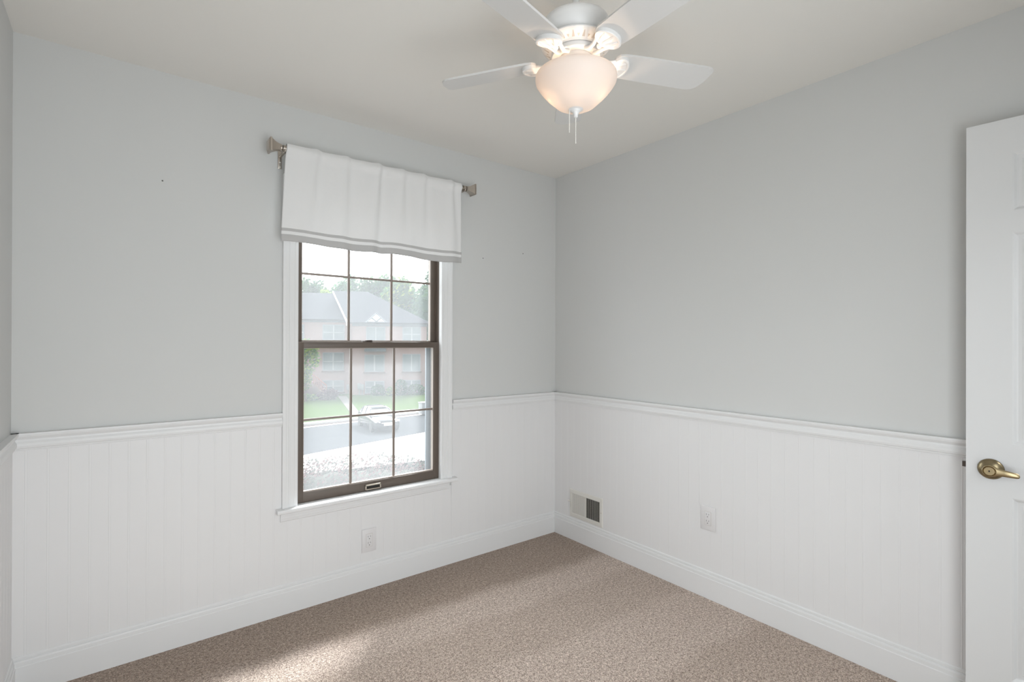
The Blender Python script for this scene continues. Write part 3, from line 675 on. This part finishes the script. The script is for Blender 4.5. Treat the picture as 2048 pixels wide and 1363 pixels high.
for k in range(5):
    # angle measured from that direction, counter-clockwise seen from above
    ang = PHI0 + R(36 - 3 + 72*k)
    rot = Matrix.Rotation(ang, 4, 'Z') @ Matrix.Translation((0, 0, 2.1515-H)) @ Matrix.Rotation(PIT, 4, 'X')
    if bm0 is None:
        bo_ = fb(blade_mesh(), 'blade', M_BLADE); io_ = fb(iron_mesh(), 'blade_iron', M_FAN); bm0, im0 = bo_, io_
    else:
        bo_ = bm0.copy(); COL.objects.link(bo_); bo_.parent = fan
        io_ = im0.copy(); COL.objects.link(io_); io_.parent = fan
    bo_.matrix_basis = rot; io_.matrix_basis = rot
# two lamps inside the bowl
for dx, dy, dz in ((0.068, -0.020, 2.068), (-0.070, 0.010, 2.068)):
    px, py = dx*RV.x + dy*math.sin(STREET), dx*RV.y + dy*math.cos(STREET)
    b = MB(); b.sphere((px, py, dz-H), 0.015, 0.015, 0.022); fb(b, 'bulb', M_BULB)
    light('fan_bulb_light', 'POINT', (FX+px*0.98, FY+py*0.98, dz-0.030), None, 1.3, (1.0, 0.72, 0.50), shadow_soft_size=0.010)

# ------------------------------------------------------------------ outside
QX = Vector((math.cos(STREET), -math.sin(STREET), 0)); QY = Vector((math.sin(STREET), math.cos(STREET), 0))
def S(a, b_, z=0.0):
    """site frame: a to the right and b ahead of the rear left corner of the room, z from the bedroom floor"""
    v = Vector((-2.400, -2.601, 0)) + QX*a + QY*b_; return (v.x, v.y, z)
G = -4.52
SROT = -STREET
def slab(name, pts, z0, z1, m, label, cat):
    b = MB(); b.prism([S(*p)[:2] for p in pts], z0, z1); return struct(b.build(name, m), label, cat)
def ln(p, q, t): return (p[0]+(q[0]-p[0])*t, p[1]+(q[1]-p[1])*t)
CA, CB = (-14.69, 35.3), (-6.78, 42.7)           # kerb line
LA, LB = (-10.94, 25.7), (-5.05, 33.5)           # edge of the pale drive
def ext(p, q, k0=-2.0, k1=3.0): return ln(p, q, k0), ln(p, q, k1)
c0, c1 = ext(CA, CB); l0, l1 = ext(LA, LB)
nrm = Vector((c1[1]-c0[1], -(c1[0]-c0[0]))).normalized()   # towards the viewer
def offp(p, d): return (p[0]+nrm.x*d, p[1]+nrm.y*d)
slab('lawn', [c0, c1, (c1[0]+2, 120), (-90, 120), (-90, c0[1])], G-0.3, G+0.10, M_LAWN, 'green lawn in front of the brick townhouses', 'lawn')
slab('kerb', [offp(c0, 0), offp(c1, 0), offp(c1, 0.45), offp(c0, 0.45)], G-0.2, G+0.16, M_CONC, 'pale concrete kerb along the lawn', 'kerb')
slab('gutter', [offp(c0, 0.45), offp(c1, 0.45), offp(c1, 1.05), offp(c0, 1.05)], G-0.2, G+0.03, M_GUT, 'dull reddish gutter strip below the kerb', 'gutter')
slab('kerb_line', [offp(c0, 1.05), offp(c1, 1.05), offp(c1, 1.35), offp(c0, 1.35)], G-0.2, G+0.025, M_CONC, 'pale concrete strip edging the parking bays', 'kerb')
slab('parking_bay', [offp(c0, 1.35), offp(c1, 1.35), l1, l0], G-0.2, G+0.01, M_ASPH, 'grey asphalt parking bays across the drive', 'road')
slab('drive', [l0, l1, (40, l1[1]), (40, 11), (-30, 11), (-30, l0[1])], G-0.2, G, M_LANE, 'pale concrete drive between the two rows of houses', 'road')
slab('near_lawn', [(-30, 11), (40, 11), (40, 3.0), (-30, 3.0)], G-0.2, G+0.05, M_LAWN, 'grass strip under the bedroom window', 'lawn')
slab('garden_path', [(-18.2, 53.2), (-17.3, 53.2), (-11.75, 39.7), (-12.30, 39.25)], G+0.02, G+0.13, M_PATH, 'pale concrete path across the lawn to the houses', 'path')
# townhouse row
BR = SROT + R(12)
bl = tag(empty('townhouse', S(-15.36, 55.0, 0), BR), 'three storey pink brick townhouse block with grey roofs across the drive', 'building')
def tb(mb, name, m, par=bl): return mb.build(name, m, par, fix=False)
b = MB(); b.box(-1.85, 6.05, 0.0, 9.5, G-0.1, 3.45); tb(b, 'brick_wall', M_BRICK)
b = MB(); b.box(-14.0, -1.85, 1.5, 9.5, G-0.1, 3.75); tb(b, 'brick_wall', M_BRICK)
# right roof: gable end at its left, hip at its right
b = MB(); e, hh = 3.38, 7.15
v = [(-1.95-0.25, -0.45, e), (6.5, -0.45, e), (6.5, 9.9, e), (-2.2, 9.9, e), (-4.35, 4.7, hh), (-0.6, 4.7, hh)]
v2 = [(x, y, z-0.18) for x, y, z in v]
b.add(v + v2, [(0, 1, 5, 4), (1, 2, 5), (2, 3, 4, 5), (0, 4, 10, 6), (4, 3, 9, 10), (0, 6, 7, 1), (1, 7, 8, 2), (2, 8, 9, 3), (6, 10, 11, 7), (7, 11, 8), (8, 11, 10, 9)])
tb(b, 'roof', M_ROOF)
b = MB(); b.add([(-2.15, 0.0, 3.3), (-2.15, 9.5, 3.3), (-4.2, 4.7, 6.92), (-1.95, 0.0, 3.25), (-1.95, 9.5, 3.25), (-4.0, 4.7, 6.88)], [(0, 1, 2), (3, 5, 4), (0, 3, 4, 1), (0, 2, 5, 3), (1, 4, 5, 2)]); tb(b, 'gable_wall', M_FRIEZE)
b = MB(); b.tube([(-2.30, -0.50, 3.30), (-4.45, 4.7, 7.08)], 0.10, 4); b.bbox(-2.42, -2.10, -0.62, -0.3, 3.0, 3.38, 0.02); tb(b, 'rake_board', M_WHITE)
b = MB(); b.add([(-14.0, 1.0, 3.72), (-1.85, 1.0, 3.72), (-1.85, 6.2, 7.0), (-14.0, 6.2, 7.0), (-14.0, 11, 3.9), (-1.85, 11, 3.9)], [(0, 1, 2, 3), (3, 2, 5, 4)])
rl = tb(b, 'roof', M_ROOF); sd = rl.modifiers.new('thick', 'SOLIDIFY'); sd.thickness = 0.2; sd.offset = -1
b = MB(); b.box(-14.0, -1.85, 1.35, 1.52, 3.40, 3.72); b.box(-1.85, 6.1, -0.12, 0.02, 2.98, 3.38); tb(b, 'frieze', M_FRIEZE)
# little half timbered gable over the middle bay
b = MB(); b.add([(-0.25, -0.5, 3.42), (1.62, -0.5, 3.42), (0.68, -0.5, 4.28), (-0.25, 1.2, 3.42), (1.62, 1.2, 3.42), (0.68, 1.2, 4.28)], [(0, 1, 2), (3, 5, 4), (0, 2, 5, 3), (1, 4, 5, 2), (0, 3, 4, 1)]); dg = tb(b, 'dormer_gable', M_WHITE)
b = MB()
for p, q in (((-0.40, 3.36), (0.68, 4.36)), ((1.76, 3.36), (0.68, 4.36)), ((0.18, 3.88), (0.72, 3.42)), ((1.18, 3.88), (0.64, 3.42)), ((-0.3, 3.40), (1.66, 3.40))):
    b.tube([(p[0], -0.53, p[1]), (q[0], -0.53, q[1])], 0.06, 4)
tb(b, 'timber_trim', M_FRIEZE, dg)
b = MB(); b.box(-0.55, 1.70, -0.5, 0.0, 0.24, 0.50); b.box(-0.5, 1.65, -0.45, -0.40, 0.5, 1.15); tb(b, 'balcony', M_FRIEZE)
def extwin(x0, x1, z0, z1, y, kind=0):
    f = MB(); t = 0.10
    f.box(x0, x1, y-0.06, y+0.02, z0, z0+t); f.box(x0, x1, y-0.06, y+0.02, z1-t, z1); f.box(x0, x0+t, y-0.06, y+0.02, z0, z1); f.box(x1-t, x1, y-0.06, y+0.02, z0, z1)
    xm = (x0+x1)/2
    f.box(xm-0.07, xm+0.07, y-0.055, y+0.02, z0, z1, 1)
    if kind == 0:
        zm = (z0+z1)/2; f.box(x0+t, x1-t, y-0.05, y, zm-0.05, zm+0.05, 1)
    f.box(x0-0.1, x1+0.1, y-0.14, y, z0-0.14, z0, 2)
    fo = tb(f, 'window', [M_EXTWIN, M_MULL, M_SILL])
    p = MB(); p.box(x0+t, x1-t, y-0.03, y-0.01, z0+t, z1-t); tb(p, 'pane', M_EXTPANE, fo)
for a_ in ((-0.40, 1.62, 0.98, 2.92, 0.0, 1), (3.43, 5.42, 1.30, 2.95, 0.0, 0), (-0.57, 1.53, -1.98, -0.10, 0.0, 1), (3.44, 5.39, -1.97, -0.03, 0.0, 1), (-0.50, 1.53, -4.30, -2.95, 0.0, 0), (3.45, 5.40, -4.22, -2.88, 0.0, 0),
           (-5.08, -2.84, -1.88, 0.12, 1.5, 0), (-5.07, -2.84, -4.22, -2.92, 1.5, 0), (-5.08, -2.78, 1.45, 3.15, 1.5, 0), (-8.6, -6.95, 1.45, 3.15, 1.5, 0), (-10.5, -8.2, -1.88, 0.12, 1.5, 0)): extwin(*a_)
for x0, z0, y in ((-2.55, -4.02, 1.5), (-2.15, -4.3, 1.5), (-1.25, -3.8, 0.0), (-0.95, -3.9, 0.0)):
    b = MB(); b.bbox(x0, x0+0.34, y-0.22, y, z0, z0+0.62, 0.02); b.tube([(x0+0.17, y-0.1, z0), (x0+0.17, y-0.1, G)], 0.05, 6); tb(b, 'meter_box', M_METER)
# stair with a rusty railing at the left
b = MB()
for k in range(6): b.box(-6.9, -5.6+0.28*k, 0.0, 1.5, G, G+1.5-0.25*k)
tb(b, 'front_steps', M_BRICK)
b = MB(); p0, p1 = (-5.75, 0.0, -2.20), (-4.45, 0.0, -3.35)
b.tube([p0, p1], 0.05, 6); b.tube([(-6.9, 0, -2.2), p0], 0.05, 6)
for k in range(9):
    t = k/8; x = p0[0]+(p1[0]-p0[0])*t; z = p0[2]+(p1[2]-p0[2])*t; b.tube([(x, 0, z), (x, 0, max(z-1.0, G))], 0.03, 5)
tb(b, 'stair_railing', M_RAIL)

# foliage
def foliage(n, blobs, size, seed, mx=None, nm=1, shell=(0.55, 0.5)):
    """leaf cards scattered in the shells of several ellipsoids; blobs: (cx,cy,cz,rx,ry,rz)"""
    g = np.random.default_rng(seed); b = MB(); vol = np.array([q[3]*q[4]+q[4]*q[5]+q[3]*q[5] for q in blobs]); vol = vol/vol.sum()
    for _ in range(n):
        c = blobs[g.choice(len(blobs), p=vol)]
        d = g.normal(size=3); d /= np.linalg.norm(d); rad = shell[0]+shell[1]*g.random()**0.6
        p = Vector((c[0]+d[0]*c[3]*rad, c[1]+d[1]*c[4]*rad, c[2]+d[2]*c[5]*rad))
        n1 = Vector(g.normal(size=3)).normalized(); t1 = n1.orthogonal().normalized(); t2 = n1.cross(t1)
        s = size*(0.6+0.8*g.random()); h = s*0.55
        b.add([p-t1*s, p-t2*h+n1*h*0.3, p+t1*s, p+t2*h+n1*h*0.3], [(0, 1, 2), (0, 2, 3)], int(g.integers(nm)))
    return b
def plant(name, a_, b_, z0, blobs, n, size, mats, label, cat, seed, stem=0.12, group=None, trunk=True, core=0.0, shell=(0.55, 0.5)):
    root = tag(empty(name, S(a_, b_, z0), SROT), label, cat, group)
    f = foliage(n, blobs, size, seed, nm=len(mats), shell=shell)
    if core:
        for q in blobs: f.sphere(q[:3], q[3]*core, q[4]*core, q[5]*core, mi=len(mats)-1, sub=3, noise=0.10)
    f.build('foliage', mats, root, fix=False)
    if trunk:
        zt = min(q[2] for q in blobs)+0.3*max(q[5] for q in blobs); t = MB(); t.tube([(0, 0, -0.1), (0.02*zt, 0, zt*0.5), (0, 0, zt)], [stem, stem*0.8, stem*0.5], 8)
        for k in range(4):
            c = blobs[k % len(blobs)]; t.tube([(0, 0, zt*0.8), (c[0]*0.7, c[1]*0.7, c[2])], [stem*0.45, stem*0.15], 6)
        t.build('trunk', M_BARK, root, fix=False)
    return root
def crown(cz, rx, rz, seed, k=6):
    g = random.Random(seed); out = [(0, 0, cz, rx*0.75, rx*0.7, rz*0.8)]
    for _ in range(k):
        an = g.random()*6.28; rad = rx*0.55; s = 0.35+0.3*g.random()
        out.append((math.cos(an)*rad, math.sin(an)*rad*0.8, cz+(g.random()-0.35)*rz*1.1, rx*s, rx*s*0.9, rz*s))
    return out
Z = G
TR = 'trees behind the townhouses'
plant('tree', -30.6, 77, Z, crown(11.8, 2.3, 3.4, 1), 1500, 0.30, [M_LB, M_LG], 'tall pale tree above the left roof, at the left window edge', 'tree', 1, 0.25, TR, core=0.6)
plant('tree', -28.2, 79, Z, crown(11.6, 2.0, 3.0, 2), 1300, 0.30, [M_LG, M_LB], 'slim tree above the left roof, second from the left', 'tree', 2, 0.25, TR, core=0.6)
plant('tree', -25.2, 76, Z, crown(12.2, 2.4, 3.3, 3), 1900, 0.30, [M_LB, M_LG], 'full blue green tree just left of the roof peak', 'tree', 3, 0.25, TR, core=0.6)
plant('tree', -26.3, 70, Z, crown(10.8, 1.4, 2.0, 4), 700, 0.26, [M_LY], 'small yellow green tree above the left roof', 'tree', 4, 0.2, TR, core=0.6)
plant('tree', -21.2, 80, Z, crown(12.4, 3.2, 3.2, 5), 2000, 0.32, [M_LB, M_LG], 'broad hazy tree behind the middle of the roof ridge', 'tree', 5, 0.25, TR, core=0.6)
plant('tree', -15.8, 73, Z, crown(11.4, 3.0, 3.9, 6), 2300, 0.32, [M_LY, M_LG, M_LG], 'light green leafy tree behind the sloping roof hip', 'tree', 6, 0.3, TR, core=0.75)
plant('tree', -10.8, 71, Z, crown(10.2, 4.4, 5.3, 7), 3600, 0.34, [M_LG, M_LB], 'large dense green tree at the right of the townhouses', 'tree', 7, 0.35, TR, core=0.8)
plant('tree', -6.2, 69, Z, crown(9.8, 3.6, 5.0, 8), 2000, 0.34, [M_LG, M_LB], 'dense green tree partly hidden by the right window frame', 'tree', 8, 0.35, TR, core=0.8)
plant('young_tree', -19.7, 48.5, Z, [(0, 0, 4.3, 1.3, 1.0, 1.7), (0.4, 0, 5.0, 0.8, 0.7, 0.8), (-0.3, 0.1, 2.4, 0.9, 0.8, 1.3)], 1300, 0.16, [M_LY, M_LG], 'bright young tree in front of the left townhouse windows', 'tree', 9, 0.1)
plant('purple_shrub', -18.1, 50, Z, [(0, 0, 0.55, 1.0, 0.8, 0.55), (0.4, 0.1, 0.7, 0.6, 0.5, 0.45)], 700, 0.12, [M_LP], 'dark purple shrub on the lawn beside the path', 'shrub', 10, 0.05)
plant('green_shrub', -20.2, 49.5, Z, [(0, 0, 0.35, 0.8, 0.6, 0.4), (0.8, 0, 0.3, 0.5, 0.5, 0.35)], 500, 0.11, [M_LG, M_LY], 'low green shrub left of the purple shrub', 'shrub', 11, 0.05)
plant('green_shrub', -14.2, 54.0, Z, [(0, 0, 0.55, 0.75, 0.5, 0.7)], 500, 0.11, [M_LB], 'blue green shrub before the middle basement window', 'shrub', 12, 0.05, 'shrubs along the townhouse wall')
plant('green_shrub', -12.8, 54.0, Z, [(0, 0, 0.45, 0.6, 0.5, 0.55)], 450, 0.11, [M_LY, M_LB], 'lighter green shrub between the two basement windows', 'shrub', 13, 0.05, 'shrubs along the townhouse wall')
plant('green_shrub', -11.9, 54.6, Z, [(0, 0, 0.8, 0.7, 0.5, 0.95)], 600, 0.11, [M_LB], 'tall shrub at the left side of the right basement window', 'shrub', 14, 0.05, 'shrubs along the townhouse wall')
plant('green_shrub', -10.4, 55.2, Z, [(0, 0, 0.55, 0.95, 0.5, 0.7)], 600, 0.11, [M_LB, M_LG], 'wide shrub in front of the right basement window', 'shrub', 15, 0.05, 'shrubs along the townhouse wall')
plant('plum_tree', -2.2, 7.8, Z, [(0, 0, 2.78, 1.9, 1.5, 1.25), (-1.3, 0.1, 2.96, 1.1, 0.9, 1.05), (-0.5, -0.2, 3.1, 0.8, 0.7, 0.95), (0.5, 0, 3.1, 0.8, 0.7, 0.92), (1.2, 0.2, 2.82, 1.0, 0.9, 1.0)], 26000, 0.025, [M_LR, M_LF, M_LR, M_LF],
      'pale reddish leafy treetop just below the window', 'tree', 16, 0.09, core=0.80, shell=(0.79, 0.27))

# utility cabinet on the lawn, right
cb = tag(empty('utility_cabinet', S(-6.95, 40.6, G+0.1), SROT+R(40)), 'grey utility cabinet on the lawn at the right window edge', 'cabinet')
b = MB(); b.bbox(-0.4, 0.4, -0.3, 0.3, 0, 0.85, 0.02); b.build('body', M_METER, cb, fix=False)
b = MB(); b.bbox(-0.44, 0.44, -0.34, 0.34, 0.85, 0.93, 0.02); b.build('lid', M_METER, cb, fix=False)

# parked car: local -y is the front, built round its own middle
HD = R(32)
car = tag(empty('parked_car', S(-9.05, 34.35, G+0.01), SROT + HD), 'black hatchback car parked nose outward in the grey bay', 'car')
def kb(mb, name, m, par=car): return mb.build(name, m, par, fix=False)
def car_body():
    # stations along y (front -2.15 .. rear 2.05): (y, half width, z sill, z belt/top of body)
    b = MB(); st = [(-2.16, 0.62, 0.34, 0.62), (-2.10, 0.76, 0.24, 0.72), (-1.90, 0.84, 0.22, 0.80), (-1.35, 0.88, 0.22, 0.88), (-0.75, 0.89, 0.22, 0.96), (0.3, 0.90, 0.22, 0.99), (1.3, 0.89, 0.22, 1.02), (1.85, 0.84, 0.26, 1.02), (2.05, 0.74, 0.36, 0.92), (2.10, 0.62, 0.42, 0.70)]
    rg = []
    for y, hw, z0, z1 in st:
        mid = (z0+z1)/2
        rg.append([(-hw*0.86, y, z0), (-hw, y, z0+0.10*(z1-z0)), (-hw*1.01, y, mid), (-hw*0.97, y, z0+0.85*(z1-z0)), (-hw*0.80, y, z1), (0, y, z1+0.035), (hw*0.80, y, z1), (hw*0.97, y, z0+0.85*(z1-z0)), (hw*1.01, y, mid), (hw, y, z0+0.10*(z1-z0)), (hw*0.86, y, z0)])
    n = 11; v = [p for r_ in rg for p in r_]
    f = [(i*n+k, i*n+(k+1) % n, (i+1)*n+(k+1) % n, (i+1)*n+k) for i in range(len(st)-1) for k in range(n)] + [tuple(range(n)), tuple(range(len(v)-n, len(v)))]
    b.add(v, f, 0, True); return b
cbody = kb(car_body(), 'body', M_CAR)
g_ = MB()                                          # glass house
st = [(-1.02, 0.70, 0.94), (-0.30, 0.62, 1.36), (0.20, 0.60, 1.44), (1.00, 0.60, 1.42), (1.60, 0.62, 1.25), (1.98, 0.66, 1.0)]
v = []
for y, hw, z in st: v += [(-0.80, y, 0.96), (-hw, y, z), (hw, y, z), (0.80, y, 0.96)]
g_.add(v, [(4*i+k, 4*i+(k+1) % 4, 4*i+4+(k+1) % 4, 4*i+4+k) for i in range(len(st)-1) for k in range(4)] + [(0, 1, 2, 3), tuple(range(20, 24))], 0, False); kb(g_, 'cabin_glass', M_CGLASS)
rf = MB(); v = []
for y, hw, z in ((-0.36, 0.60, 1.345), (0.2, 0.60, 1.455), (1.0, 0.60, 1.435), (1.62, 0.62, 1.26)): v += [(-hw, y, z-0.015), (-hw*0.6, y, z+0.025), (hw*0.6, y, z+0.025), (hw, y, z-0.015)]
rf.add(v, [(4*i+k, 4*i+k+1, 4*i+4+k+1, 4*i+4+k) for i in range(3) for k in range(3)], 0, True)
for s in (-1, 1):
    for y0, z0, y1, z1 in ((-1.0, 0.95, -0.33, 1.36), (0.28, 0.97, 0.30, 1.43), (1.15, 0.98, 1.10, 1.41)): rf.tube([(s*0.79, y0, z0), (s*0.61, y1, z1)], 0.035, 6)
ro = kb(rf, 'car_roof', M_CAR); sd = ro.modifiers.new('thick', 'SOLIDIFY'); sd.thickness = 0.02
for sx in (-1, 1):
    for y in (-1.35, 1.30):
        q = MB(); mx = Matrix.Translation((sx*0.80, y, 0.32)) @ Matrix.Rotation(R(90), 4, 'Y')
        q.lathe([(0.20, -0.10), (0.31, -0.10), (0.325, -0.06), (0.325, 0.06), (0.31, 0.10), (0.20, 0.10)], 28, 0, mx); q.lathe([(0.0, 0.085*sx), (0.06, 0.095*sx), (0.20, 0.085*sx)], 28, 1, mx)
        kb(q, 'wheel', [M_TYRE, M_ALLOY])
    q = MB(); q.add([(sx*0.48, -2.165, 0.66), (sx*0.80, -2.02, 0.68), (sx*0.84, -1.86, 0.78), (sx*0.50, -2.13, 0.74)], [(0, 1, 2, 3)]); h_ = kb(q, 'headlight', M_LAMP); s_ = h_.modifiers.new('thick', 'SOLIDIFY'); s_.thickness = 0.04; s_.offset = 0
    q = MB(); q.sphere((sx*0.98, -0.62, 1.02), 0.10, 0.08, 0.07); kb(q, 'mirror', M_CAR)
q = MB(); q.box(-0.27, 0.27, -2.185, -2.165, 0.46, 0.59); kb(q, 'licence_plate', M_WHITE)
q = MB(); q.box(-0.42, 0.42, -2.175, -2.15, 0.60, 0.66); kb(q, 'grille', M_ALLOY)
